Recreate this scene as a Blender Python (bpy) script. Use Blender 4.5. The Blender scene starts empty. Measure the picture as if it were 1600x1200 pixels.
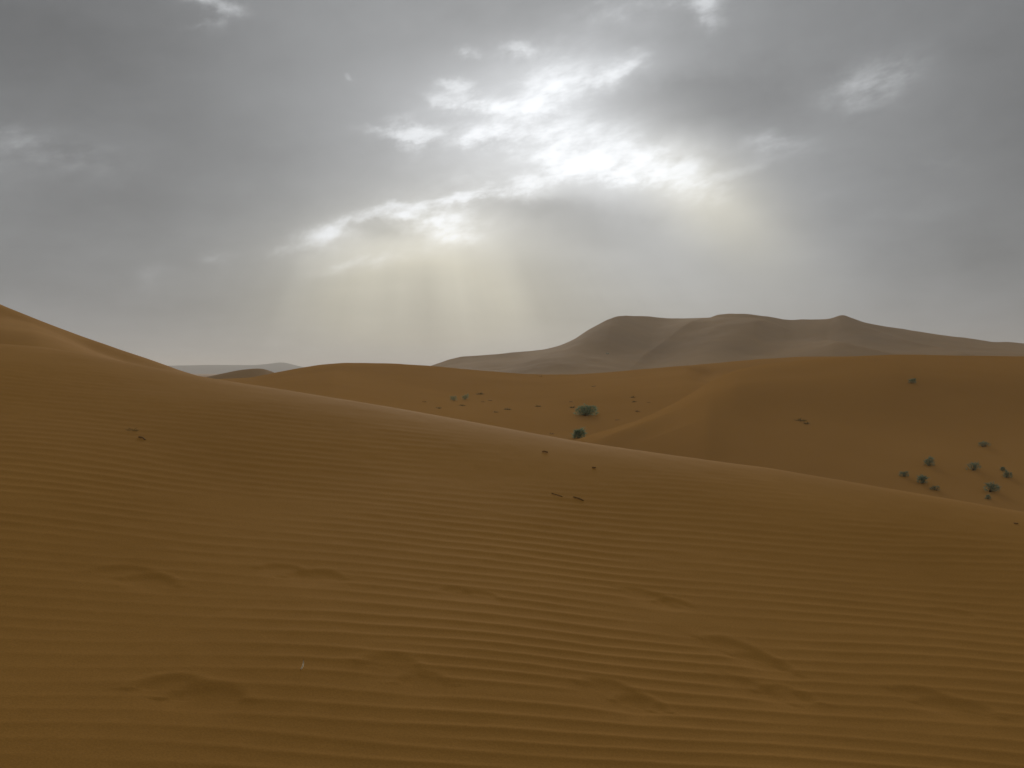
import bpy, math, random
import numpy as np

sc = bpy.context.scene
COL = sc.collection
rnd = random.Random(7)

# ------------------------------------------------------------------ camera
EYE = 1.6                       # eye height above the sand, metres
F = 1386.0                      # focal length in pixels of the 1600 wide photograph
HOR = 580.0                     # row of the horizon in the photograph
cam_d = bpy.data.cameras.new("camera")
cam_d.sensor_width = 36.0
cam_d.lens = 36.0 * F / 1600.0
cam_d.shift_y = -(600.0 - HOR) / 1600.0
cam_d.clip_start = 0.05
cam_d.clip_end = 60000.0
cam = bpy.data.objects.new("camera", cam_d)
cam.location = (0, 0, EYE)
cam.rotation_euler = (math.pi / 2, 0, 0)
COL.objects.link(cam)
sc.camera = cam

sc.view_settings.view_transform = 'Standard'
sc.view_settings.look = 'None'
sc.view_settings.exposure = 0.0
sc.view_settings.gamma = 1.0
sc.view_settings.use_curve_mapping = False
sc.cycles.volume_bounces = 2
sc.cycles.max_bounces = 6
sc.cycles.volume_step_rate = 4.0

SUN_AZ = math.atan((775 - 800) / F)      # to the right of +Y
SUN_EL = math.radians(17.0)

# ------------------------------------------------------------------ world
world = bpy.data.worlds.new("World")
sc.world = world
world.use_nodes = True
WT = world.node_tree
WT.nodes.clear()


class V:
    """a node socket (or number) with arithmetic, so that the sky reads as formulas"""
    def __init__(s, v): s.v = v
    def _m(s, op, *o, clamp=False):
        n = WT.nodes.new('ShaderNodeMath'); n.operation = op; n.use_clamp = clamp
        for i, a in enumerate((s,) + o):
            a = a.v if isinstance(a, V) else a
            if isinstance(a, (int, float)): n.inputs[i].default_value = a
            else: WT.links.new(a, n.inputs[i])
        return V(n.outputs[0])
    def __add__(s, o): return s._m('ADD', o)
    __radd__ = __add__
    def __mul__(s, o): return s._m('MULTIPLY', o)
    __rmul__ = __mul__
    def __sub__(s, o): return s._m('SUBTRACT', o)
    def __rsub__(s, o): return V(o)._m('SUBTRACT', s)
    def __truediv__(s, o): return s._m('DIVIDE', o)
    def clip(s): return s._m('ADD', 0.0, clamp=True)
    def maxi(s, o): return s._m('MAXIMUM', o)
    def smooth(s, a, b):
        n = WT.nodes.new('ShaderNodeMapRange'); n.interpolation_type = 'SMOOTHSTEP'
        WT.links.new(s.v, n.inputs[0]); n.inputs[1].default_value = a; n.inputs[2].default_value = b
        return V(n.outputs[0])


def comb(x, y, z=0.0):
    n = WT.nodes.new('ShaderNodeCombineXYZ')
    for i, a in enumerate((x, y, z)):
        a = a.v if isinstance(a, V) else a
        if isinstance(a, (int, float)): n.inputs[i].default_value = a
        else: WT.links.new(a, n.inputs[i])
    return n.outputs[0]


def fbm(vec, scale, detail=5, rough=0.55, lac=2.0, w=0.0):
    n = WT.nodes.new('ShaderNodeTexNoise'); n.noise_dimensions = '2D'
    m = WT.nodes.new('ShaderNodeVectorMath'); m.operation = 'ADD'
    WT.links.new(vec, m.inputs[0]); m.inputs[1].default_value = (w, w * 1.7, w * 0.3)
    WT.links.new(m.outputs[0], n.inputs['Vector'])
    n.inputs['Scale'].default_value = scale; n.inputs['Detail'].default_value = detail
    n.inputs['Roughness'].default_value = rough; n.inputs['Lacunarity'].default_value = lac
    return V(n.outputs[0])


def azel(px, py):
    az = math.atan((px - 800) / F)
    return az, math.atan((HOR - py) / F * math.cos(az))


def total(uv, items, grow=1.0):
    """sum of soft spots of sky, each (amount, column, row, half width, half height, turn) about a direction.
    Each spot is exp(-q), q a quadratic form in azimuth and elevation; a running vector
    (azimuth, elevation, sum so far) passes from spot to spot."""
    u, v = uv
    quad = comb(u * u, u * v, v * v)
    vec = comb(u, v, 0.0)
    k = 1.0 / F
    for amp, px, py, rx, ry, rot in items:
        az, el = azel(px, py); r = math.radians(rot); c, s = math.cos(r), math.sin(r)
        ia, ib = 1 / (rx * k * grow) ** 2, 1 / (ry * k * grow) ** 2
        A = c * c * ia + s * s * ib; B = 2 * c * s * (ia - ib); C = s * s * ia + c * c * ib
        d1 = WT.nodes.new('ShaderNodeVectorMath'); d1.operation = 'DOT_PRODUCT'
        WT.links.new(quad, d1.inputs[0]); d1.inputs[1].default_value = (-A, -B, -C)
        d2 = WT.nodes.new('ShaderNodeVectorMath'); d2.operation = 'DOT_PRODUCT'
        WT.links.new(vec, d2.inputs[0]); d2.inputs[1].default_value = (2 * A * az + B * el, B * az + 2 * C * el, 0)
        q = V(d1.outputs['Value']) + V(d2.outputs['Value'])
        q = q + (math.log(abs(amp)) - (A * az * az + B * az * el + C * el * el))
        e = q._m('EXPONENT')
        s_ = WT.nodes.new('ShaderNodeVectorMath'); s_.operation = 'MULTIPLY_ADD'
        WT.links.new(e.v, s_.inputs[0]); s_.inputs[1].default_value = (0, 0, 1 if amp > 0 else -1)
        WT.links.new(vec, s_.inputs[2])
        vec = s_.outputs[0]
    o_ = WT.nodes.new('ShaderNodeSeparateXYZ'); WT.links.new(vec, o_.inputs[0])
    return V(o_.outputs[2])


geo = WT.nodes.new('ShaderNodeTexCoord')
sep = WT.nodes.new('ShaderNodeSeparateXYZ')
WT.links.new(geo.outputs['Generated'], sep.inputs[0])
DX, DY, DZ = (V(sep.outputs[i]) for i in range(3))
AZ = DX._m('ARCTAN2', DY)
EL = DZ._m('ARCSINE')
# cloud sheet overhead: directions meet a level sheet, so that its texture flattens towards the horizon
zz = DZ.maxi(0.0) + 0.16
Q = comb(DX / zz, DY / zz, 0.0)
# ragged coordinates: torn edges
n1 = fbm(Q, 1.5, 2, 0.6, w=3.1) - 0.5
n3 = fbm(comb(AZ, EL * 1.3), 15.0, 5, 0.62, w=5.3) - 0.5
n4 = fbm(comb(AZ, EL * 1.3), 15.0, 5, 0.62, w=21.9) - 0.5
streak = fbm(comb(AZ * 1.1 + EL * -0.5, EL * 2.3 + AZ * -0.30), 17.0, 7, 0.62, w=2.2) - 0.5
billow = fbm(Q, 0.8, 5, 0.55, w=8.8) - 0.5

# openings in the cloud where the light comes through
open_ = total((AZ + n1 * 0.02 + n3 * 0.05, EL + n1 * 0.01 + n4 * 0.032), [
    (1.8, 646, 207, 42, 15, 6), (1.0, 614, 213, 30, 8, -8),
    (0.8, 712, 136, 24, 7, -8), (1.0, 765, 166, 60, 13, -6), (0.45, 695, 160, 34, 6, -12),
    (0.9, 737, 84, 15, 7, 0), (1.0, 808, 77, 26, 11, -8), (0.4, 880, 72, 40, 20, 0),
    (0.7, 860, 136, 80, 24, 15), (0.5, 950, 118, 44, 16, 20), (0.45, 995, 96, 36, 9, 38),
    (0.9, 750, 217, 36, 12, 8), (1.0, 825, 212, 60, 16, 8), (0.8, 870, 258, 66, 24, 20),
    (1.0, 940, 262, 56, 17, -6), (0.9, 1000, 274, 50, 14, -12), (0.6, 975, 236, 70, 28, -8),
    (0.65, 1060, 262, 60, 26, 0), (0.50, 1100, 290, 60, 28, -20), (0.65, 775, 296, 46, 7, 14),
    (0.85, 700, 311, 50, 6, 8), (0.8, 612, 324, 36, 7, 6), (0.9, 545, 348, 36, 8, 16), (0.75, 508, 368, 38, 13, 16),
    (0.8, 640, 336, 60, 8, 3), (0.85, 706, 352, 46, 22, -6), (0.4, 450, 393, 34, 5, 14),
    (0.35, 590, 404, 80, 10, 14), (0.28, 535, 420, 46, 12, 8),
    (0.85, 1112, 14, 20, 18, 75), (0.6, 1075, 0, 60, 10, 0), (0.35, 935, 14, 60, 14, 0),
    (0.9, 338, 2, 36, 9, -4), (0.55, 340, 22, 18, 13, 70), (0.45, 316, 38, 20, 5, 20),
    (0.72, 1370, 126, 54, 26, 12), (0.50, 1218, 218, 44, 12, 4), (0.25, 1260, 232, 50, 20, 0), (0.3, 1180, 262, 44, 9, 14),
    (0.2, 1297, 300, 34, 10, 0), (0.5, 60, 234, 96, 28, -6), (0.42, 328, 400, 28, 9, 0), (0.3, 240, 425, 24, 14, 60),
    (0.75, 556, 124, 7, 4, 0), (0.14, 1400, 342, 56, 8, 0), (0.16, 1470, 250, 34, 5, 5),
], 1.2)
shade = total((AZ + n1 * 0.05 + n3 * 0.05, EL + n1 * 0.03 + n4 * 0.03), [
    (0.8, 612, 366, 46, 20, 6), (0.4, 592, 338, 12, 9, 0), (0.75, 900, 345, 160, 32, -10), (0.5, 820, 322, 60, 16, -8),
    (0.9, 1060, 160, 140, 46, 6), (0.6, 1200, 150, 160, 56, 0),
    (0.35, 800, 188, 60, 6, 4), (0.35, 770, 238, 50, 8, -10), (0.5, 700, 50, 160, 50, 10), (0.4, 1000, 60, 120, 24, 0),
])
glow = total((AZ + n1 * 0.03, EL + n1 * 0.03), [
    (0.18, 830, 270, 430, 290, 0), (0.24, 860, 195, 240, 110, -8), (0.155, 900, 240, 180, 60, 0), (0.16, 900, 110, 160, 55, 20), (0.06, 1080, 420, 240, 110, -20), (0.26, 690, 355, 130, 60, 8), (0.14, 545, 385, 90, 45, 14), (0.12, 1080, 290, 110, 70, -25),
    (0.075, 1040, 300, 200, 90, -30), (0.125, 660, 480, 260, 150, 0), (0.03, 1150, 480, 330, 120, 0),
    (-0.085, 20, 60, 380, 200, 0), (-0.075, 1660, 300, 220, 340, 0), (-0.03, 1400, 20, 260, 110, 0), (-0.03, 250, 330, 240, 130, 0), (0.03, 1370, 130, 120, 60, 0), (0.02, 60, 235, 150, 60, 0),
])
# shafts: light fanning out below the openings from the hidden sun, in far dusty air
RX, RY = azel(640, -100)
ang = (AZ - RX)._m('ARCTAN2', (RY - EL).maxi(0.0005))
def fan(px_at, py_at):
    a, e = azel(px_at, py_at); return math.atan2(a - RX, RY - e)
def beam(lo, hi, soft, soft2=None):
    soft2 = soft2 or soft
    return ang.smooth(lo - soft, lo + soft) * (1.0 - ang.smooth(hi - soft2, hi + soft2))
low = 1.0 - EL.smooth(azel(800, 450)[1], azel(800, 345)[1])
fadeb = EL.smooth(azel(800, 640)[1], azel(800, 430)[1])
b1 = beam(fan(414, 540), fan(640, 540), 0.030, 0.08) * 0.045 + beam(fan(480, 560), fan(585, 560), 0.04) * 0.012
b2 = beam(fan(700, 540), fan(850, 540), 0.05, 0.03) * 0.060
b3 = beam(fan(1110, 360), fan(1225, 360), 0.10, 0.04) * 0.08
raylets = (fbm(comb(ang * 3.0, 0.0), 4.0, 3, 0.6, w=9.0) - 0.5) * 0.07
shafts = (b1 + b2 + raylets * total((AZ, EL), [(1.0, 780, 470, 420, 120, 0)])) * 1.2 * low * (fadeb * 0.7 + 0.3) + b3 * EL.smooth(azel(800, 470)[1], azel(800, 340)[1]) * (1.0 - EL.smooth(azel(800, 320)[1], azel(800, 255)[1]))
warm = total((AZ, EL), [(1.0, 640, 450, 250, 120, 8), (0.7, 1130, 330, 130, 70, -38), (0.5, 850, 520, 400, 90, 0)])
gate = open_.smooth(0.0, 0.7)
halo = total((AZ, EL), [(1.0, 850, 190, 190, 100, 6), (0.8, 690, 330, 170, 60, 14)]).clip()
field = open_ * (0.80 + streak * 1.6) + gate * (streak * 0.7 + n3 * 0.7) + halo * (streak * 1.3 + n4 * 1.0 + 0.10)
thin = field.smooth(-0.08, 1.6)
base = glow + 0.245 + billow * 0.12 + (n3 + n4) * 0.022 + streak * 0.02
base = base * (1.0 - shade.clip() * 0.27)
lum = (base + thin * 0.38 + shafts).maxi(0.05)
warmth = (warm.clip() * (1.0 - thin * 0.85))
mixw = WT.nodes.new('ShaderNodeMix'); mixw.data_type = 'RGBA'
WT.links.new(warmth.v, mixw.inputs['Factor'])
mixw.inputs[6].default_value = (0.965, 0.995, 1.03, 1)
mixw.inputs[7].default_value = (1.04, 1.0, 0.84, 1)
scl = WT.nodes.new('ShaderNodeVectorMath'); scl.operation = 'SCALE'
WT.links.new(mixw.outputs[2], scl.inputs[0]); WT.links.new(lum.v, scl.inputs['Scale'])
# the clear sky above, a little of which passes the cloud everywhere
sky = WT.nodes.new('ShaderNodeTexSky'); sky.sky_type = 'NISHITA'; sky.sun_disc = False
sky.sun_elevation = SUN_EL; sky.sun_rotation = SUN_AZ
sky.dust_density = 1.0
bg_sky = WT.nodes.new('ShaderNodeBackground'); WT.links.new(sky.outputs[0], bg_sky.inputs[0])
bg_cloud = WT.nodes.new('ShaderNodeBackground'); WT.links.new(scl.outputs[0], bg_cloud.inputs[0])
bg_sky.inputs[1].default_value = 0.05
bg_cloud.inputs[1].default_value = 1.0
mx = WT.nodes.new('ShaderNodeMixShader'); mx.inputs[0].default_value = 0.985
WT.links.new(bg_sky.outputs[0], mx.inputs[1]); WT.links.new(bg_cloud.outputs[0], mx.inputs[2])
out = WT.nodes.new('ShaderNodeOutputWorld'); WT.links.new(mx.outputs[0], out.inputs['Surface'])
world.cycles.sampling_method = 'MANUAL'
world.cycles.sample_map_resolution = 512

# ------------------------------------------------------------------ sun behind the cloud
sun_d = bpy.data.lights.new("sun", 'SUN')
sun_d.energy = 1.3
sun_d.angle = math.radians(22)
sun_d.color = (1.0, 0.96, 0.88)
sun = bpy.data.objects.new("sun", sun_d)
COL.objects.link(sun)
sun.rotation_euler = (math.pi / 2 - SUN_EL + 0.0, 0, -SUN_AZ + math.pi)   # shines back towards the camera


# ------------------------------------------------------------------ helpers
def sand_material(name, col, col2, rough=0.9, grain=0.0, big=0.15, spec=0.015):
    m = bpy.data.materials.new(name); m.use_nodes = True
    nt = m.node_tree; b = nt.nodes['Principled BSDF']
    b.inputs['Roughness'].default_value = rough
    b.inputs['Specular IOR Level'].default_value = spec
    tc = nt.nodes.new('ShaderNodeNewGeometry')
    n = nt.nodes.new('ShaderNodeTexNoise'); n.inputs['Scale'].default_value = big
    n.inputs['Detail'].default_value = 6; n.inputs['Roughness'].default_value = 0.6
    nt.links.new(tc.outputs['Position'], n.inputs['Vector'])
    g = nt.nodes.new('ShaderNodeTexNoise'); g.inputs['Scale'].default_value = 160
    g.inputs['Detail'].default_value = 2
    nt.links.new(tc.outputs['Position'], g.inputs['Vector'])
    mr = nt.nodes.new('ShaderNodeMapRange')
    mr.inputs[1].default_value = 0.32; mr.inputs[2].default_value = 0.68
    nt.links.new(n.outputs[0], mr.inputs[0])
    mix = nt.nodes.new('ShaderNodeMix'); mix.data_type = 'RGBA'
    nt.links.new(mr.outputs[0], mix.inputs['Factor'])
    mix.inputs[6].default_value = (*col, 1); mix.inputs[7].default_value = (*col2, 1)
    hs = nt.nodes.new('ShaderNodeHueSaturation')
    mg = nt.nodes.new('ShaderNodeMapRange'); mg.inputs[3].default_value = 1 - grain; mg.inputs[4].default_value = 1 + grain
    mg.inputs[1].default_value = 0.25; mg.inputs[2].default_value = 0.75
    nt.links.new(g.outputs[0], mg.inputs[0])
    nt.links.new(mg.outputs[0], hs.inputs['Value'])
    nt.links.new(mix.outputs[2], hs.inputs['Color'])
    nt.links.new(hs.outputs[0], b.inputs['Base Color'])
    if grain:
        bp = nt.nodes.new('ShaderNodeBump'); bp.inputs['Strength'].default_value = 0.25
        bp.inputs['Distance'].default_value = 0.002
        nt.links.new(g.outputs[0], bp.inputs['Height']); nt.links.new(bp.outputs[0], b.inputs['Normal'])
    return m


M_NEAR = sand_material("orange_sand", (0.425, 0.213, 0.049), (0.375, 0.184, 0.040), grain=0.10, big=0.5, spec=0.025)
M_MID = sand_material("dune_sand", (0.42, 0.220, 0.068), (0.36, 0.184, 0.054), big=0.05, spec=0.0)
M_FAR = sand_material("far_dune_sand", (0.34, 0.190, 0.060), (0.24, 0.132, 0.042), big=0.012)
M_ROCK = sand_material("far_rock", (0.20, 0.18, 0.15), (0.15, 0.14, 0.12), big=0.002)


def vnoise(x, y, seed, octaves=4, gain=0.5):
    """smooth value noise on numpy arrays"""
    r = np.random.RandomState(seed); tab = r.rand(256, 256) * 2 - 1
    out_ = np.zeros(np.broadcast(x, y).shape); amp = 1.0; f = 1.0
    for o in range(octaves):
        xx = x * f + 17.3 * o; yy = y * f + 9.1 * o
        xi = np.floor(xx).astype(int); yi = np.floor(yy).astype(int)
        tx = xx - xi; ty = yy - yi
        tx = tx * tx * tx * (tx * (tx * 6 - 15) + 10); ty = ty * ty * ty * (ty * (ty * 6 - 15) + 10)
        a = tab[xi % 256, yi % 256]; b = tab[(xi + 1) % 256, yi % 256]
        c = tab[xi % 256, (yi + 1) % 256]; d = tab[(xi + 1) % 256, (yi + 1) % 256]
        out_ += amp * (a * (1 - tx) * (1 - ty) + b * tx * (1 - ty) + c * (1 - tx) * ty + d * tx * ty)
        amp *= gain; f *= 2.0
    return out_


def grid_mesh(name, x, y, z, mat):
    nr, nc = x.shape
    co = np.stack([x, y, z], -1).reshape(-1, 3).astype(np.float32)
    i = np.arange(nr - 1)[:, None] * nc + np.arange(nc - 1)[None, :]
    quads = np.stack([i, i + 1, i + nc + 1, i + nc], -1).reshape(-1, 4).astype(np.int32)
    me = bpy.data.meshes.new(name)
    me.vertices.add(len(co)); me.vertices.foreach_set("co", co.ravel())
    me.loops.add(quads.size); me.loops.foreach_set("vertex_index", quads.ravel())
    me.polygons.add(len(quads))
    me.polygons.foreach_set("loop_start", np.arange(0, quads.size, 4, dtype=np.int32))
    me.polygons.foreach_set("loop_total", np.full(len(quads), 4, dtype=np.int32))
    me.polygons.foreach_set("use_smooth", np.ones(len(quads), dtype=bool))
    me.update(calc_edges=True); me.validate()
    me.materials.append(mat)
    o = bpy.data.objects.new(name, me); COL.objects.link(o)
    return o


def structure(o, label):
    o["kind"] = "structure"; o["label"] = label
    return o


def smooth_interp(xs, ys, x, blur=14.0):
    """polyline through points, its corners rounded over about blur pixels"""
    g = np.linspace(-1200, 2800, 2001)
    v = np.interp(g, xs, ys)
    k = int(max(1, blur / 2.0)); w = np.hanning(2 * k + 3)[1:-1]; w /= w.sum()
    vp = np.pad(v, len(w) // 2, mode='edge'); v = np.convolve(vp, w, mode='valid')
    return np.interp(x, g, v)


def monotone(ts, vs, t, creases=(), crease_w=1.0):
    """pchip-style interpolation; ts (k,), vs (k,n) -> (len(t), n)"""
    ts = np.asarray(ts, float); vs = np.asarray(vs, float)
    h = np.diff(ts)[:, None]; d = np.diff(vs, axis=0) / h
    m = np.zeros_like(vs)
    m[0] = d[0]; m[-1] = d[-1]
    a, b = d[:-1], d[1:]
    same = (a * b) > 0
    hm = np.where(same, 2 * a * b / np.where(np.abs(a + b) < 1e-12, 1, a + b), 0)
    m[1:-1] = hm
    mr = m.copy(); ml = m.copy()           # slope leaving / arriving at each row
    for c in creases:
        mr[c] = crease_w * d[c] + (1 - crease_w) * m[c]; ml[c] = crease_w * d[c - 1] + (1 - crease_w) * m[c]
    idx = np.clip(np.searchsorted(ts, t, side='right') - 1, 0, len(ts) - 2)
    hh = h[idx]; s = ((t - ts[idx])[:, None]) / hh
    return ((2 * s**3 - 3 * s**2 + 1) * vs[idx] + (s**3 - 2 * s**2 + s) * hh * mr[idx]
            + (-2 * s**3 + 3 * s**2) * vs[idx + 1] + (s**3 - s**2) * hh * ml[idx + 1])


def sheet(name, rows, mat, ncol=420, sub=40, noise=(0, 1, 1), x0=-700, x1=2300, seed=1, creases=(), post=None, crease_end=1150, blur=12):
    """a dune as a sheet through rows running from its near foot over its crest to its back.
    row = (distance points, height points): each a list of (column, value); height is a picture row, or ('z', metres)"""
    px = np.linspace(x0, x1, ncol)
    D = []; Z = []
    for depth, hgt in rows:
        d = smooth_interp([p[0] for p in depth], [p[1] for p in depth], px, 60)
        if isinstance(hgt, tuple) and hgt[0] == 'z':
            z = smooth_interp([p[0] for p in hgt[1]], [p[1] for p in hgt[1]], px, 60)
        else:
            yy = smooth_interp([p[0] for p in hgt], [p[1] for p in hgt], px, blur)
            z = EYE + d * (HOR - yy) / F
        D.append(d); Z.append(z)
    D = np.array(D); Z = np.array(Z)
    t = np.linspace(0, len(rows) - 1, (len(rows) - 1) * sub + 1)
    k = np.arange(len(rows))
    y = np.array([np.interp(t, k, D[:, j]) for j in range(ncol)]).T
    # height follows distance smoothly: interpolate in z over true distance
    zz_ = np.empty_like(y)
    for j in range(ncol):
        zz_[:, j] = monotone(D[:, j], Z[:, j:j + 1], y[:, j], creases, float(np.clip((crease_end - px[j]) / 130, 0, 1)))[:, 0]
    x = (px[None, :] - 800) / F * y
    a, s, o = noise
    if a:
        zz_ += a * vnoise(x / s + 40, y / s + 40, seed, o)
    if post: zz_ = post(px, y, zz_)
    ob = grid_mesh(name, x, y, zz_, mat)
    ob['_'] = 0
    del ob['_']
    return ob, (px, y, zz_)


SURF = {}
# ------------------------------------------------------------------ near dune, with ripples and old footprints
A_, B_ = -0.12, 0.18
LIP = [(-1200, 500), (-300, 527), (0, 537), (60, 541), (130, 552), (200, 567), (330, 591), (450, 610), (600, 634), (700, 652), (800, 671),
       (900, 689), (1000, 704), (1100, 718), (1200, 731), (1300, 748), (1400, 765), (1500, 782), (1600, 800), (2000, 866), (2800, 980)]


def lip_distance(px):
    e = (HOR - smooth_interp([p[0] for p in LIP], [p[1] for p in LIP], px, 40)) / F
    X = (px - 800) / F
    return np.clip((EYE + 0.18) / np.maximum(A_ * X + B_ - e, 0.12), 4.5, 11.0), e


def ripple_field():
    nx, ny = 768, 1536
    Lx, Ln = 24.0, 128.0
    r = np.random.RandomState(5)
    w = r.randn(ny, nx)
    kx = np.fft.fftfreq(nx, Lx / nx)[None, :]; ke = np.fft.fftfreq(ny, Ln / ny)[:, None]
    H = np.exp(-((ke - 1.0) / 0.19) ** 2 - ((kx) / 0.50) ** 2)
    c = np.fft.ifft2(np.fft.fft2(w) * H)
    c /= np.sqrt(np.mean(np.abs(c) ** 2))
    return c, Lx, Ln


RIP, RLX, RLN = ripple_field()


def ripples(x, y):
    ys = y - 0.10 * x + 0.03 * vnoise(x / 1.4 + 9, y / 1.4 + 4, 33, 2)
    # wavelength grows a little with distance
    eta = np.where(ys > 0, np.log1p(np.maximum(ys, 0) * 0.16) / (0.16 * 0.052), ys / 0.052) + 20
    gx = (x / RLX * RIP.shape[1]) % RIP.shape[1]; gy = (eta / RLN * RIP.shape[0]) % RIP.shape[0]
    xi = np.floor(gx).astype(int); yi = np.floor(gy).astype(int); tx = gx - xi; ty = gy - yi
    n0, n1_ = RIP.shape
    g = lambda a, b: RIP[a % n0, b % n1_]
    c = g(yi, xi) * (1 - tx) * (1 - ty) + g(yi, xi + 1) * tx * (1 - ty) + g(yi + 1, xi) * (1 - tx) * ty + g(yi + 1, xi + 1) * tx * ty
    amp = np.clip(np.abs(c) / 0.55, 0, 1)
    ph = np.angle(c)
    prof = (0.5 + 0.5 * np.cos(ph + 0.35 * np.sin(ph))) ** 1.5
    return prof * amp + 0.3 * (1 - amp)


def ground_point(px, py):
    """where the sight line of a picture point meets the near slope"""
    X = (px - 800) / F; e = (HOR - py) / F
    y = EYE / (A_ * X + B_ - e)
    return X * y, y


# old, wind-softened footprints: column, row, length, width (m), heading, depth
PRINTS = [(262, 1076, .17, .10, 10, .020), (322, 1096, .20, .11, 4, .022), (188, 893, .20, .10, 8, .014), (232, 906, .17, .09, -4, .018),
          (440, 892, .16, .10, -4, .013), (490, 904, .20, .10, 6, .016), (612, 1058, .17, .11, -10, .016), (662, 1082, .16, .10, 8, .014),
          (712, 930, .12, .08, 0, .010), (752, 934, .14, .07, -6, .012), (1008, 924, .20, .10, -24, .016), (1052, 936, .13, .08, -4, .018),
          (1150, 1010, .24, .11, -30, .022), (1190, 1030, .2, .11, -26, .018), (1170, 1072, .24, .10, -26, .012), (1228, 1084, .18, .09, -10, .018),
          (958, 1094, .20, .13, -24, .018), (1006, 1110, .14, .09, -10, .018), (1450, 1088, .20, .11, -20, .018), (1500, 1106, .22, .11, -10, .018),
          (1490, 955, .16, .08, -14, .008)]


CORR = None


def near_surface(x, y, detail=True):
    ysafe = np.maximum(y, 2.5)
    pxc = np.clip(x / ysafe * F + 800, -1200, 2800)
    d, e = lip_distance(pxc)
    z = A_ * x + B_ * y
    w = 0.22
    over = np.logaddexp(0, (y - (d - 0.18)) / w) * w
    over = np.minimum(over, 11.0)
    leftw = np.clip((330 - pxc) / 260, 0, 1)
    z = z - (0.78 - 0.55 * leftw) * over
    # the slope eases off to level over the last two metres before the lip
    t_ = np.clip(y - (d - 2.0), 0, None)
    z = z - 0.045 * np.minimum(t_, 2.0) ** 2 - 0.18 * np.clip(t_ - 2.0, 0, None)
    if CORR is not None:
        c_ = np.interp(pxc, CORR[0], CORR[1]); w_ = np.clip((y - (d - 3.0)) / 3.0, 0, 1)
        z = z + c_ * d * w_ * w_ * (3 - 2 * w_)
    # gentle swell
    z = z + 0.035 * vnoise(x / 2.3 + 3, y / 2.3 + 8, 12, 2) * np.clip((d - y) / 1.5, 0, 1)
    if detail:
        fade = np.clip((d - 0.75 - y + 0.35 * vnoise(x / .8, y / .8 + 6, 3, 3)) / 1.0, 0, 1)
        fade = fade * fade * (3 - 2 * fade)
        mod = 0.78 + 0.50 * vnoise(x / 1.1 + 1, y / 1.1 + 2, 21, 3)
        tot = np.zeros_like(z); calm = np.ones_like(z)
        for (ppx, ppy, L, W, hd, dep) in PRINTS:
            cx, cy = ground_point(ppx, ppy)
            if cy > 7: continue
            a = math.radians(hd); ca, sa = math.cos(a), math.sin(a)
            u = ((x - cx) * ca + (y - cy) * sa) / (L * 0.5); v = (-(x - cx) * sa + (y - cy) * ca) / (W * 0.62)
            r2 = u * u + v * v
            r = np.sqrt(r2 + 1e-9) * (1 + 0.14 * vnoise(x * 8, y * 8, 55, 2))
            s = 1 / (1 + np.exp(np.minimum((r - 1.0) * np.where(v > 0, 9.0, 3.2), 60)))
            rim = np.exp(-((r - 1.35) / 0.28) ** 2) * np.where(v > 0, 1.0, 0.1)
            tot += -dep * 0.34 * s + dep * 0.09 * rim
            calm *= 1 - 0.6 * s
        rp = ripples(x, y)
        z = z + 0.0031 * fade * mod * calm * rp + tot
        z = z + 0.0012 * vnoise(x * 6, y * 6, 77, 3)
    return z


# bring the visible lip to its line: measure where it falls and correct, twice
cpx = np.linspace(-600, 2200, 141)
cy_ = np.linspace(3.0, 14.0, 900)
cc_ = np.zeros_like(cpx)
for _ in range(3):
    gx_ = (cpx[None, :] - 800) / F * cy_[:, None]
    gz_ = near_surface(gx_, np.repeat(cy_[:, None], len(cpx), 1), False)
    top_ = ((gz_ - EYE) / cy_[:, None]).max(axis=0)
    want = lip_distance(cpx)[1]
    cc_ = cc_ + (want - top_); CORR = (cpx, cc_.copy())

# rows of the mesh even in the view, columns dense where the ripples show
inv = np.linspace(1 / 1.7, 1 / 8.2, 640)
yr = np.concatenate([np.linspace(-9, 1.65, 24), 1 / inv, np.linspace(8.35, 22, 36)])
sr = np.concatenate([np.linspace(-1.9, -0.60, 60)[:-1], np.linspace(-0.60, 0.60, 760), np.linspace(0.60, 1.9, 60)[1:]])
YY, SS = np.meshgrid(yr, sr, indexing='ij')
XX = SS * (np.maximum(YY, 0) + 0.6) * np.where(YY > 0, 1, 1) * np.where(YY > 3, 1, 1) + SS * np.clip(1 - YY / 2, 0, 6) * 2
ZN = near_surface(XX, YY)
near_obj = grid_mesh("sand_dune", XX, YY, ZN, M_NEAR)
structure(near_obj, "rippled orange sand slope in the foreground with old footprints")


def near_z(x, y):
    return float(near_surface(np.array([[x]]), np.array([[y]]))[0, 0])


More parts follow.
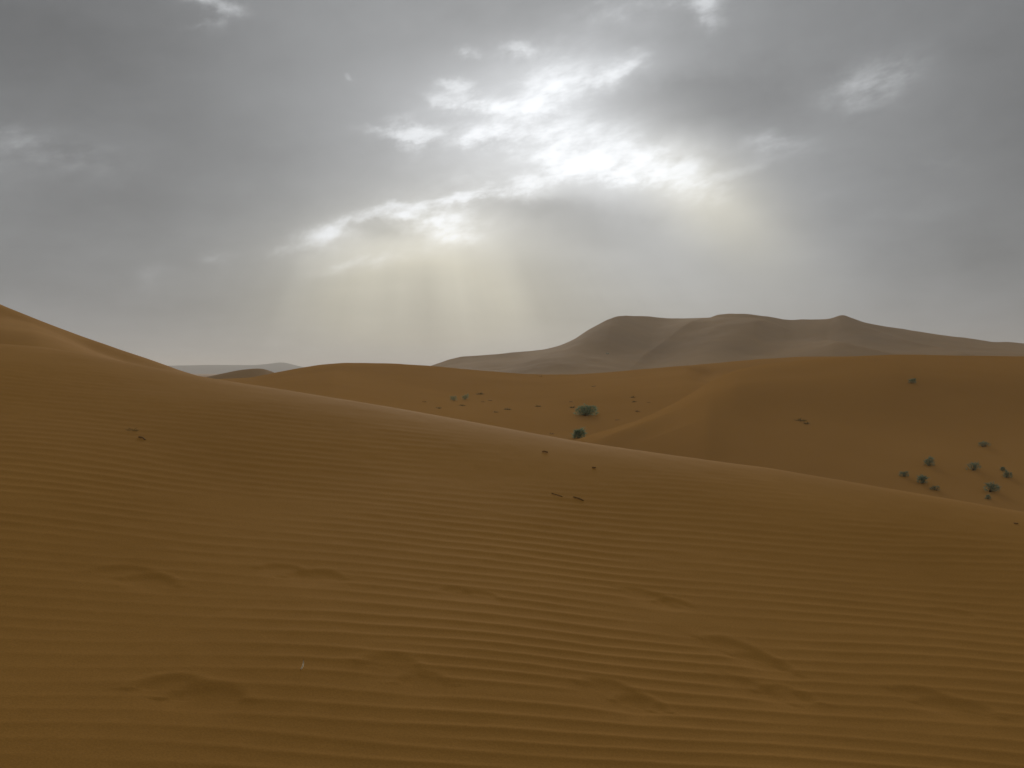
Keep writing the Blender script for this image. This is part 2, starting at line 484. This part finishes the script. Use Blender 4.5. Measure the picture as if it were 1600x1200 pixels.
# ------------------------------------------------------------------ left dune flank behind the near slope
SIL_L = [(-1200, 80), (-300, 362), (0, 476), (60, 500), (120, 522), (180, 543), (230, 560), (280, 577), (330, 592), (400, 612), (500, 640), (800, 720), (2800, 1000)]
SPUR = [(-1200, 400), (-200, 470), (0, 492), (50, 505), (90, 521), (140, 546), (190, 564), (240, 577), (330, 600), (400, 622), (500, 655), (800, 760), (2800, 1100)]
left_obj, _ = sheet("sand_dune", [
    ([(-700, 7.6), (2300, 7.0)], ('z', [(-700, -0.2), (0, 0.9), (200, 0.9), (330, 0.6), (500, -1.5), (2300, -8)])),
    ([(-700, 9.4), (0, 9.0), (200, 8.4), (330, 8.0), (2300, 8)], [(-1200, 480), (-300, 524), (0, 536), (60, 541), (130, 552), (200, 567), (330, 594), (400, 622), (500, 680), (800, 800), (2800, 1200)]),
    ([(-700, 19), (0, 15.2), (200, 11.6), (330, 9.4), (2300, 9.4)], SPUR),
    ([(-700, 21.5), (0, 17.4), (200, 13.4), (330, 10.8), (2300, 10.4)], SIL_L),
    ([(-700, 23), (0, 18.6), (200, 14.6), (330, 12.0), (2300, 11.4)], ('z', [(-700, 5.0), (0, 2.6), (200, 1.45), (330, 1.0), (500, -2), (2300, -9)])),
    ([(-700, 34), (0, 30), (330, 22), (2300, 20)], ('z', [(-700, -4), (0, -5), (2300, -11)])),
], M_NEAR, noise=(0.012, 3.0, 3), ncol=360, sub=36, x0=-700, x1=760, seed=4)
structure(left_obj, "steep bare dune flank rising at the left edge")

# ------------------------------------------------------------------ middle dune with scattered shrubs
CR_A = [(-1200, 600), (300, 598), (390, 591), (430, 583), (465, 576), (500, 570), (535, 567), (570, 567), (620, 568.5), (680, 572), (760, 580), (810, 584), (850, 585.5), (900, 585),
        (950, 581.5), (1000, 577), (1060, 572), (1120, 567), (1180, 562), (1250, 557), (1400, 556), (2800, 560)]
mid_obj, SURF['A'] = sheet("sand_dune", [
    ([(-700, 16), (2300, 16)], ('z', [(-700, -5.5), (2300, -5.5)])),
    ([(-700, 30), (2300, 34)], ('z', [(-700, -2.9), (500, -2.7), (2300, -3.6)])),
    ([(-700, 42), (500, 42), (900, 44), (2300, 46)], [(-1200, 650), (400, 630), (550, 640), (700, 665), (850, 683), (950, 682), (1100, 660), (2800, 640)]),
    ([(-700, 52), (500, 54), (900, 56), (2300, 60)], [(-1200, 625), (400, 607), (520, 604), (620, 622), (720, 637), (850, 640), (1000, 622), (1200, 600), (2800, 600)]),
    ([(-700, 72), (500, 74), (900, 78), (1080, 82), (1110, 88), (1150, 84), (2300, 80)], [(-1200, 610), (400, 594), (520, 579), (620, 586), (720, 598), (850, 600), (1000, 588), (1075, 577), (1108, 588), (1150, 581), (1210, 572), (1300, 570), (2800, 580)]),
    ([(-700, 92), (500, 92), (900, 98), (2300, 100)], CR_A),
    ([(-700, 100), (500, 100), (900, 108), (2300, 110)], ('z', [(-700, -1), (500, 1.0), (850, 0.3), (1100, 1.6), (2300, 1.6)])),
    ([(-700, 150), (2300, 150)], ('z', [(-700, -7), (2300, -7)])),
], M_MID, noise=(0.05, 9.0, 4), ncol=520, sub=34, seed=9)
structure(mid_obj, "smooth tawny dune in the middle with scattered small shrubs")

CR_B = [(-1200, 900), (700, 800), (840, 720), (900, 688), (930, 678), (960, 668), (1000, 655), (1030, 642), (1060, 627), (1085, 612), (1105, 599), (1125, 589), (1150, 579), (1180, 572.5),
        (1220, 567), (1280, 561), (1340, 556.5), (1400, 554), (1500, 555), (1600, 557), (1900, 570), (2800, 640)]
right_obj, SURF['B'] = sheet("sand_dune", [
    ([(-700, 15), (2300, 15)], ('z', [(-700, -9), (800, -7), (1100, -5), (2300, -5)])),
    ([(-700, 26), (900, 30), (1200, 28), (2300, 24)], ('z', [(-700, -9), (700, -6.2), (900, -3.3), (1050, -3.0), (1200, -2.8), (2300, -3.2)])),
    ([(-700, 33), (900, 35.5), (1000, 37), (1100, 39), (1300, 39), (2300, 36)], [(-1200, 950), (700, 830), (900, 722), (1000, 692), (1040, 677), (1080, 661), (1105, 650), (1125, 653), (1200, 660), (1400, 668), (1600, 670), (2800, 690)]),
    ([(-700, 38), (900, 37.6), (1000, 40.5), (1100, 46), (1300, 49), (1600, 48), (2300, 46)], [(-1200, 920), (700, 810), (860, 718), (960, 675), (1060, 637), (1105, 612), (1150, 596), (1300, 585), (1400, 580), (1600, 584), (2800, 660)]),
    ([(-700, 40), (900, 40), (1000, 44), (1100, 52), (1300, 60), (1600, 60), (2300, 56)], CR_B),
    ([(-700, 44), (900, 45), (1000, 49), (1100, 57), (1300, 68), (1600, 68), (2300, 64)], ('z', [(-700, -10), (700, -7), (900, -2.6), (1000, -1.6), (1100, 0.2), (1200, 1.2), (1400, 2.1), (1600, 1.9), (2300, -1)])),
    ([(-700, 72), (900, 72), (1300, 96), (2300, 96)], ('z', [(-700, -12), (2300, -9)])),
], M_MID, noise=(0.04, 7.0, 4), ncol=700, sub=40, seed=19, creases=(2,))
structure(right_obj, "broad smooth dune on the right with dark shrubs on its face")

# ------------------------------------------------------------------ high dune range behind, small far dune, far hills
CR_F = [(-1200, 640), (560, 602), (640, 582), (672, 571), (700, 561), (722, 556), (736, 555.5), (770, 552.5), (810, 549), (850, 546.5), (872, 542), (895, 533), (920, 516), (945, 501),
        (962, 493.5), (980, 491.5), (1010, 492.5), (1040, 496), (1070, 498), (1108, 497), (1122, 491.5), (1140, 489), (1165, 489.5), (1190, 493), (1215, 496), (1235, 498.5), (1255, 497),
        (1280, 498.5), (1298, 499), (1310, 494), (1318, 493), (1332, 499), (1350, 506), (1380, 511), (1410, 514.5), (1435, 519), (1470, 525), (1520, 530.5), (1550, 535), (1575, 533.5), (1610, 536),
        (1800, 540), (2100, 560), (2800, 600)]
def far_spurs(px, y, z):
    """two sharp side ridges running down the face of the high dune"""
    row = HOR - F * (z - EYE) / y
    P_ = np.broadcast_to(px, z.shape)
    for path, a, wl, wr in (([(488, 1150), (497, 1168), (510, 1196), (525, 1238), (540, 1292), (552, 1345), (575, 1440), (605, 1570)], 3.2, 46, 16),
                            ([(488, 1112), (497, 1104), (520, 1066), (545, 1034), (580, 986)], 3.0, 70, 22),
                            ([(488, 1310), (500, 1322), (515, 1352), (535, 1410), (550, 1480), (575, 1590)], 1.6, 40, 16)):
        line = np.interp(row, [q[0] for q in path], [q[1] for q in path])
        s_ = P_ - line
        e_ = np.exp(-np.abs(s_) / np.where(s_ < 0, wl, wr))
        keep = np.clip((row - 496) / 14, 0, 1) * np.clip((590 - row) / 25, 0, 1) * (np.gradient(z, axis=0) > -2.0)
        z = z + a * e_ * keep
    return z


far_obj, SURF['F'] = sheet("sand_dune", [
    ([(-700, 240), (2300, 240)], ('z', [(-700, -8), (2300, -8)])),
    ([(-700, 330), (800, 330), (1000, 340), (1200, 330), (1350, 300), (2300, 320)], [(-1200, 640), (640, 605), (900, 596), (2800, 590)]),
    ([(-700, 400), (780, 410), (860, 390), (940, 420), (1020, 440), (1110, 400), (1180, 420), (1300, 380), (1420, 390), (2300, 390)],
     [(-1200, 630), (640, 592), (720, 582), (800, 580), (860, 568), (950, 560), (1020, 566), (1100, 560), (1200, 556), (1300, 548), (1400, 552), (1600, 556), (2800, 580)]),
    ([(-700, 450), (780, 460), (880, 445), (960, 480), (1040, 500), (1100, 470), (1170, 455), (1230, 490), (1310, 450), (1420, 450), (2300, 450)],
     [(-1200, 630), (640, 584), (722, 565), (800, 562), (880, 548), (950, 522), (1020, 532), (1090, 522), (1180, 512), (1230, 527), (1290, 535), (1340, 530), (1430, 538), (1600, 548), (2800, 570)]),
    ([(-700, 500), (780, 490), (880, 490), (960, 520), (1040, 560), (1120, 520), (1170, 490), (1240, 540), (1315, 500), (1400, 500), (2300, 500)], CR_F),
    ([(-700, 540), (900, 540), (1000, 560), (1040, 600), (1120, 560), (1240, 580), (2300, 550)], ('z', [(-700, -10), (640, -4), (760, 4), (900, 14), (1000, 26), (1300, 24), (1600, 11), (2300, 0)])),
    ([(-700, 700), (2300, 700)], ('z', [(-700, -12), (2300, -12)])),
], M_FAR, noise=(0.9, 60.0, 5), ncol=800, sub=44, seed=31, post=far_spurs, creases=(4,), crease_end=9999, blur=6)
structure(far_obj, "high hazy dune range on the right skyline")

CR_S = [(-1200, 640), (250, 608), (300, 594), (318, 589.5), (345, 584), (370, 579), (395, 576), (410, 576), (420, 578.5), (430, 583), (450, 590), (520, 606), (2800, 660)]
small_obj, _ = sheet("sand_dune", [
    ([(-700, 150), (2300, 150)], ('z', [(-700, -9), (2300, -9)])),
    ([(-700, 195), (2300, 195)], [(-1200, 645), (250, 615), (350, 597), (400, 592), (430, 594), (520, 612), (2800, 670)]),
    ([(-700, 210), (2300, 210)], CR_S),
    ([(-700, 225), (2300, 225)], ('z', [(-700, -9), (250, -5), (330, -.5), (400, 1.0), (450, -2), (2300, -12)])),
    ([(-700, 280), (2300, 280)], ('z', [(-700, -12), (2300, -12)])),
], M_FAR, noise=(0.1, 12.0, 4), ncol=260, sub=20, x0=100, x1=700, seed=41)
structure(small_obj, "small grey brown dune hump on the left skyline")

hills_obj, _ = sheet("hills", [
    ([(-700, 2300), (2300, 2300)], ('z', [(-700, -30), (2300, -30)])),
    ([(-700, 2600), (2300, 2600)], [(-1200, 578), (230, 574), (262, 571.5), (330, 570), (400, 570.5), (425, 568), (440, 566), (452, 568), (470, 573), (500, 577), (560, 579), (700, 578), (2800, 577)]),
    ([(-700, 3000), (2300, 3000)], ('z', [(-700, -30), (2300, -30)])),
], M_ROCK, noise=(1.0, 120.0, 4), ncol=500, sub=24, seed=51)
structure(hills_obj, "faint grey hills far away on the horizon")

# desert floor out to the horizon
fr = np.linspace(0, 1, 40) ** 3 * 9000 + 12; fa = np.linspace(0, 2 * math.pi, 97)
FRr, FAa = np.meshgrid(fr, fa, indexing='ij')
floor_obj = grid_mesh("desert_ground", FRr * np.sin(FAa), FRr * np.cos(FAa), np.full_like(FRr, -5.6) + 0.5 * vnoise(FRr * np.sin(FAa) / 40, FRr * np.cos(FAa) / 40, 61, 3), M_MID)
structure(floor_obj, "flat sandy desert floor between and beyond the dunes")


# ------------------------------------------------------------------ placing things on the dunes
def on_surface(key, px, py):
    """where the sight line of a picture point meets a dune sheet (its visible side)"""
    pxs, y, z = SURF[key]
    j = np.clip(np.searchsorted(pxs, px), 1, len(pxs) - 1)
    t = (px - pxs[j - 1]) / (pxs[j] - pxs[j - 1])
    yy = y[:, j - 1] * (1 - t) + y[:, j] * t; zc = z[:, j - 1] * (1 - t) + z[:, j] * t
    rowp = HOR - F * (zc - EYE) / yy
    # nearest sample from the front that reaches this picture row
    best = None
    for i in range(1, len(yy)):
        if (rowp[i - 1] - py) * (rowp[i] - py) <= 0 and rowp[i] <= rowp[i - 1]:
            s = (rowp[i - 1] - py) / max(rowp[i - 1] - rowp[i], 1e-9)
            best = (yy[i - 1] + s * (yy[i] - yy[i - 1]), zc[i - 1] + s * (zc[i] - zc[i - 1])); break
    if best is None:
        i = int(np.argmin(np.abs(rowp - py))); best = (yy[i], zc[i])
    return (px - 800) / F * best[0], best[0], best[1]


def plant_material(name, c1, c2):
    m = bpy.data.materials.new(name); m.use_nodes = True
    nt = m.node_tree; b = nt.nodes['Principled BSDF']
    b.inputs['Roughness'].default_value = 0.8
    b.inputs['Specular IOR Level'].default_value = 0.2
    g = nt.nodes.new('ShaderNodeNewGeometry')
    n = nt.nodes.new('ShaderNodeTexNoise'); n.inputs['Scale'].default_value = 9.0; n.inputs['Detail'].default_value = 3
    nt.links.new(g.outputs['Position'], n.inputs['Vector'])
    mix = nt.nodes.new('ShaderNodeMix'); mix.data_type = 'RGBA'
    nt.links.new(n.outputs[0], mix.inputs['Factor'])
    mix.inputs[6].default_value = (*c1, 1); mix.inputs[7].default_value = (*c2, 1)
    nt.links.new(mix.outputs[2], b.inputs['Base Color'])
    tr = nt.nodes.new('ShaderNodeBsdfTranslucent'); nt.links.new(mix.outputs[2], tr.inputs[0])
    ms = nt.nodes.new('ShaderNodeMixShader'); ms.inputs[0].default_value = 0.45
    nt.links.new(b.outputs[0], ms.inputs[1]); nt.links.new(tr.outputs[0], ms.inputs[2])
    nt.links.new(ms.outputs[0], nt.nodes['Material Output'].inputs['Surface'])
    return m


M_GREEN = plant_material("grey_green_leaves", (0.21, 0.28, 0.16), (0.31, 0.37, 0.24))
M_DARK = plant_material("dark_scrub_leaves", (0.18, 0.22, 0.14), (0.28, 0.32, 0.22))
M_OLIVE = plant_material("olive_dry_grass", (0.17, 0.135, 0.055), (0.21, 0.16, 0.07))
M_DRY = plant_material("brown_dry_grass", (0.42, 0.27, 0.11), (0.34, 0.21, 0.09))
M_WOOD = plant_material("woody_stem", (0.10, 0.07, 0.04), (0.14, 0.10, 0.06))
M_PALE = plant_material("pale_feather", (0.80, 0.72, 0.54), (0.70, 0.60, 0.42))


def add_blade(vs, fs, p, d, length, width, bend, r, seg=3):
    """a tapering leaf blade that droops"""
    side = np.cross(d, (r.uniform(-1, 1), r.uniform(-1, 1), r.uniform(-.3, 1)))
    side = side / (np.linalg.norm(side) + 1e-9)
    b = len(vs); q = np.array(p, float); dd = np.array(d, float)
    for i in range(seg + 1):
        w = width * (1 - i / seg) ** 0.7 * 0.5 + 1e-4
        vs.append(tuple(q - side * w)); vs.append(tuple(q + side * w))
        dd = dd + np.array((0, 0, -bend / seg)); dd = dd / np.linalg.norm(dd)
        q = q + dd * length / seg
    for i in range(seg):
        a = b + i * 2; fs.append((a, a + 1, a + 3, a + 2))


def add_twig(vs, fs, p, q, r0, r1):
    p = np.array(p, float); q = np.array(q, float); d = q - p; d /= np.linalg.norm(d) + 1e-9
    u = np.cross(d, (0.3, 0.2, 1)); u /= np.linalg.norm(u); v = np.cross(d, u); b = len(vs)
    for c, r_ in ((p, r0), (q, r1)):
        for k in range(5):
            a = 2 * math.pi * k / 5; vs.append(tuple(c + u * math.cos(a) * r_ + v * math.sin(a) * r_))
    for k in range(5):
        fs.append((b + k, b + (k + 1) % 5, b + 5 + (k + 1) % 5, b + 5 + k))
    fs.append(tuple(b + 9 - k for k in range(5)))


def mesh_object(name, vs, fs, mat, parent=None, smooth=False):
    me = bpy.data.meshes.new(name); me.from_pydata(vs, [], fs); me.materials.append(mat)
    if smooth: me.polygons.foreach_set("use_smooth", [True] * len(me.polygons))
    o = bpy.data.objects.new(name, me); COL.objects.link(o)
    if parent: o.parent = parent
    return o


def shrub(name, cat, label, group, key, px, py, wpx, hpx, mat, lean=0.0, lobes=3, seed=0, n=None):
    """a low desert shrub: woody stems from one root, leafy sprigs through an uneven mound"""
    X, Y, Z = on_surface(key, px, py)
    m = Y / F
    W = wpx * m; Hh = hpx * m
    r = random.Random(seed)
    root = bpy.data.objects.new(name, None); COL.objects.link(root)
    root.location = (X, Y, Z); root.empty_display_size = 0.2
    root["label"] = label; root["category"] = cat; root["group"] = group
    cl = []
    for i in range(lobes):
        a = (i + 0.5) / lobes * 2 - 1 if lobes > 1 else 0
        cl.append((a * W * 0.30 + r.uniform(-.05, .05) * W, r.uniform(-.2, .2) * W, W * r.uniform(.20, .30), Hh * r.uniform(.75, 1.1)))
    vs, fs, tv, tf = [], [], [], []
    n = int((n or int(150 + 12 * wpx)) * 1.6)
    for i in range(n):
        cx, cy, rr, hh = r.choice(cl)
        a = r.uniform(0, 2 * math.pi); q = math.sqrt(r.random()); t = r.random() ** 0.8
        prof = math.sqrt(max(0.05, 1 - (t * 0.95) ** 2))
        p = (cx + math.cos(a) * q * rr * prof + lean * t * W, cy + math.sin(a) * q * rr * prof, t * hh * (1 - .25 * q))
        d = np.array((math.cos(a) * (0.3 + q) + lean, math.sin(a) * (0.3 + q), 0.5 + r.random()))
        d /= np.linalg.norm(d)
        L = (0.12 + 0.20 * r.random()) * max(Hh, W * .35) * (1.9 if r.random() < .12 else 1)
        add_blade(vs, fs, p, d, L, L * 0.20, 0.5, r, 2)
    for cx, cy, rr, hh in cl:
        for k in range(3):
            a = r.uniform(0, 6.28)
            add_twig(tv, tf, (cx * .25, cy * .25, -0.06), (cx + math.cos(a) * rr * .6, cy + math.sin(a) * rr * .6, hh * .75), W * .015 + .002, W * .004 + .001)
    mesh_object("foliage", vs, fs, mat, root)
    mesh_object("stem", tv, tf, M_WOOD, root)
    return root


def tuft(name, cat, label, group, key, px, py, wpx, hpx, mat, seed=0, lean=0.0):
    """a small tussock: one mesh, a spray of blades from one root"""
    if key == 'near':
        X, Y = ground_point(px, py); Z = near_z(X, Y)
    else:
        X, Y, Z = on_surface(key, px, py)
    m = Y / F; W = wpx * m; Hh = hpx * m
    r = random.Random(seed); vs, fs = [], []
    for i in range(44):
        a = r.uniform(0, 6.283); q = r.random()
        p = (math.cos(a) * q * W * .28 + lean * W * (r.random() - .5), math.sin(a) * q * W * .28, -0.01)
        d = np.array((math.cos(a) * (.35 + q), math.sin(a) * (.35 + q), 0.30 + r.random() * .8)); d /= np.linalg.norm(d)
        L = Hh * r.uniform(.6, 1.1) + W * .16
        add_blade(vs, fs, p, d, L, L * .09 + W * .012, 0.9, r, 3)
    o = mesh_object(name, vs, fs, mat)
    o.location = (X, Y, Z); o["label"] = label; o["category"] = cat; o["group"] = group
    return o


GA = "shrubs and tufts scattered over the middle dune"
GB = "dark shrubs on the face of the right dune"
shrub("desert_shrub", "shrub", "largest grey green shrub, wide and low, in the hollow of the middle dune", GA, 'A', 915, 649, 34, 17, M_GREEN, 0.05, 4, 1)
shrub("desert_shrub", "shrub", "round green shrub just above the foreground crest, nearer than the largest one", GA, 'A', 904, 685, 22, 18, M_GREEN, 0.0, 2, 2)
shrub("desert_shrub", "shrub", "dark green shrub, left one of the close pair on the middle dune", GA, 'A', 709, 626, 13, 8, M_GREEN, 0.0, 2, 3, 160)
shrub("desert_shrub", "shrub", "grey green shrub, right one of the close pair on the middle dune", GA, 'A', 727, 624, 12, 8, M_GREEN, 0.1, 2, 4, 160)
T = [
    ('A', 685, 638, 10, 4, M_OLIVE, "olive tuft lowest and leftmost of the left cluster of tufts"),
    ('A', 722, 634, 10, 4, M_OLIVE, "flat olive tuft just below the pair of dark green shrubs"),
    ('A', 750, 616, 8, 6, M_OLIVE, "upright brown tuft right of and above the pair of dark green shrubs"),
    ('A', 755, 628, 7, 3, M_DRY, "faint brown tuft, left one of two side by side below the upright brown tuft"),
    ('A', 766, 626, 8, 3, M_DRY, "faint brown tuft, right one of two side by side below the upright brown tuft"),
    ('A', 793, 640, 12, 5, M_OLIVE, "wide brown tuft in the lower middle of the bowl"),
    ('A', 774, 644, 9, 3, M_OLIVE, "thin olive tuft just lower left of the wide brown tuft"),
    ('A', 840, 635, 10, 4, M_OLIVE, "lone olive tuft between the wide brown tuft and the largest shrub"),
    ('A', 732, 660, 8, 5, M_DRY, "brown tuft nearly touching the foreground crest, left of the shrubs"),
    ('A', 862, 678, 9, 3, M_DRY, "faint flat tuft at the foreground crest left of the round green shrub"),
    ('A', 928, 604, 9, 3, M_DRY, "flat tuft high on the middle dune above the largest shrub"),
    ('A', 893, 628, 9, 3, M_DRY, "flat brown tuft upper left of the largest shrub, higher one of two"),
    ('A', 895, 637, 7, 5, M_OLIVE, "olive tuft close against the upper left side of the largest shrub"),
    ('A', 990, 621, 11, 3, M_OLIVE, "flat brown tuft, upper one of two stacked right of the largest shrub"),
    ('A', 992, 628, 9, 4, M_OLIVE, "darker brown tuft, lower one of two stacked right of the largest shrub"),
    ('A', 1014, 629, 5, 3, M_DRY, "tiny brown tuft right of the two stacked tufts"),
    ('A', 997, 643, 8, 5, M_DRY, "faint brown tuft beside the pale spur below the two stacked tufts"),
    ('A', 965, 656, 11, 3, M_DRY, "slanting brown tuft at the foot of the pale spur"),
    ('A', 663, 628, 6, 4, M_DRY, "very faint tuft at the far left of the middle dune's tufts"),
    ('A', 845, 588, 7, 2, M_DRY, "tiny tuft on the skyline in the saddle of the middle dune"),
]
for i, (k, px, py, w, h, mt, lab) in enumerate(T):
    tuft("grass_tuft", "tuft", lab, GA, k, px, py, w, h, mt, 100 + i)
S = [
    (1425, 599, 13, 9, M_DARK, "small green shrub alone high on the right dune near its skyline", 2),
    (1538, 698, 24, 9, M_DARK, "flat dark shrub highest of the cluster at the right edge", 3),
    (1452, 728, 20, 14, M_DARK, "pointed dark shrub standing above the row of three on the right dune", 2),
    (1413, 745, 14, 10, M_DARK, "pale grey shrub, leftmost of the row of three on the right dune", 2),
    (1440, 755, 18, 16, M_DARK, "darkest round shrub, middle of the row of three on the right dune", 2),
    (1461, 766, 14, 8, M_DARK, "small low shrub, rightmost of the row of three on the right dune", 2),
    (1522, 735, 25, 13, M_DARK, "wide dark shrub between the flat highest one and the spiky lower one", 3),
    (1567, 736, 11, 8, M_DARK, "small shrub touching the upper left of the shrub nearest the right edge", 1),
    (1575, 747, 15, 12, M_DARK, "dark shrub nearest the right edge of the cluster", 2),
    (1547, 768, 27, 16, M_DARK, "wide spiky dark shrub at the bottom of the cluster at the right edge", 3),
    (1544, 780, 13, 8, M_DARK, "small green shrub lowest of all, just under the wide spiky one", 1),
]
for i, (px, py, w, h, mt, lab, lb) in enumerate(S):
    shrub("desert_shrub", "shrub", lab, GB, 'B', px, py, w, h, mt, 0.04, lb, 200 + i, 220)
for i, (px, py, w, h, lab) in enumerate([(1250, 657, 12, 5, "sprawling dry brown tuft alone on the middle of the right dune face"),
                                         (1261, 662, 9, 4, "small dry tuft touching the lower right of the sprawling brown one")]):
    tuft("grass_tuft", "tuft", lab, GB, 'B', px, py, w * 1.15, h * 1.3, M_OLIVE, 300 + i, 0.6)
tuft("grass_tuft", "tuft", "tiny dark tuft on the steep face of the far high dune", "growth on the far high dune", 'F', 949, 553, 4, 3, M_DARK, 310)

# foreground scraps lying on the near slope
GN = "scraps lying on the foreground sand"
tuft("grass_tuft", "tuft", "flat olive sprig lying on the left of the foreground slope", GN, 'near', 204, 679, 19, 6, M_OLIVE, 401, 0.7)


def twig_thing(label, pts, r0, mat=M_DRY, group=GN):
    P0 = []
    for px, py, lift in pts:
        x, y = ground_point(px, py); P0.append(np.array((x, y, near_z(x, y) + lift)))
    o0 = P0[0].copy(); vs, fs = [], []
    for a, b in zip(P0[:-1], P0[1:]):
        add_twig(vs, fs, a - o0, b - o0, r0, r0 * .75)
    o = mesh_object("twig", vs, fs, mat); o.location = o0
    o["label"] = label; o["category"] = "twig"; o["group"] = group
    return o


twig_thing("small dark twig just right of and below the olive sprig on the left slope", [(217, 691, .004), (223, 693, .008), (227, 695, .003)], .005)
twig_thing("short dark brown stick lying just below the foreground crest, left of the round green shrub", [(847, 713, .005), (851, 713.5, .009), (856, 714, .005)], .006)
twig_thing("tiny dark stick on the foreground slope below and right of the short stick", [(925, 738, .004), (931, 739, .007)], .006)
twig_thing("thin dark twig half buried in the rippled sand below the crest, left one of two", [(862, 772, .003), (870, 775, .005), (879, 777, .002)], .003)
twig_thing("thicker dark twig half buried in the rippled sand below the crest, right one of two", [(896, 778, .003), (904, 781, .006), (912, 783, .002)], .0045)
twig_thing("tiny reddish stick near the right edge just under the foreground crest", [(1584, 829, .004), (1591, 830, .006)], .005)

# pale feather stuck in the sand, lower left
fx, fy = ground_point(469, 1058); fz = near_z(fx, fy)
feather = bpy.data.objects.new("feather", None); COL.objects.link(feather)
feather.location = (fx, fy, fz); feather["label"] = "small pale curved feather standing in the sand at lower left, between the footprints"; feather["category"] = "feather"
qv, qf = [], []
curve_pts = [np.array((-.004, 0, -.006)), np.array((.003, 0, .004)), np.array((.008, .001, .012)), np.array((.010, .002, .022)), np.array((.010, .003, .034))]
for a, b in zip(curve_pts[:-1], curve_pts[1:]):
    add_twig(qv, qf, a, b, .0009, .0007)
mesh_object("quill", qv, qf, M_WOOD, feather)
vv, vf = [], []
for i, (a, b) in enumerate(zip(curve_pts[1:-1], curve_pts[2:])):
    w0 = (.0022, .0026, .0022)[i]; w1 = (.0026, .0022, .0004)[i]
    k = len(vv)
    for c, w in ((a, w0), (b, w1)):
        vv.append(tuple(c + np.array((-w, .0006, 0)))); vv.append(tuple(c + np.array((0, -.0008, 0)))); vv.append(tuple(c + np.array((w, .0006, 0))))
    vf += [(k, k + 1, k + 4, k + 3), (k + 1, k + 2, k + 5, k + 4)]
mesh_object("vane", vv, vf, M_PALE, feather, True)

# ------------------------------------------------------------------ air: thin dust haze round everything
HX, HY0, HY1, HZ0, HZ1 = 9500, -9500, 9500, -45.0, 75.0
hv = [(x, y, z) for z in (HZ0, HZ1) for y in (HY0, HY1) for x in (-HX, HX)]
hf = [(0, 2, 3, 1), (4, 5, 7, 6), (0, 1, 5, 4), (2, 6, 7, 3), (0, 4, 6, 2), (1, 3, 7, 5)]
hm = bpy.data.materials.new("dust_haze"); hm.use_nodes = True
hn = hm.node_tree; hn.nodes.clear()
pv = hn.nodes.new('ShaderNodeVolumePrincipled')
pv.inputs['Color'].default_value = (0.97, 0.97, 0.945, 1)
pv.inputs['Density'].default_value = 0.00032
pv.inputs['Anisotropy'].default_value = 0.3
ho = hn.nodes.new('ShaderNodeOutputMaterial'); hn.links.new(pv.outputs[0], ho.inputs['Volume'])
hz = mesh_object("haze", hv, hf, hm)
hz["kind"] = "stuff"; hz["label"] = "pale dust haze hanging over the desert"
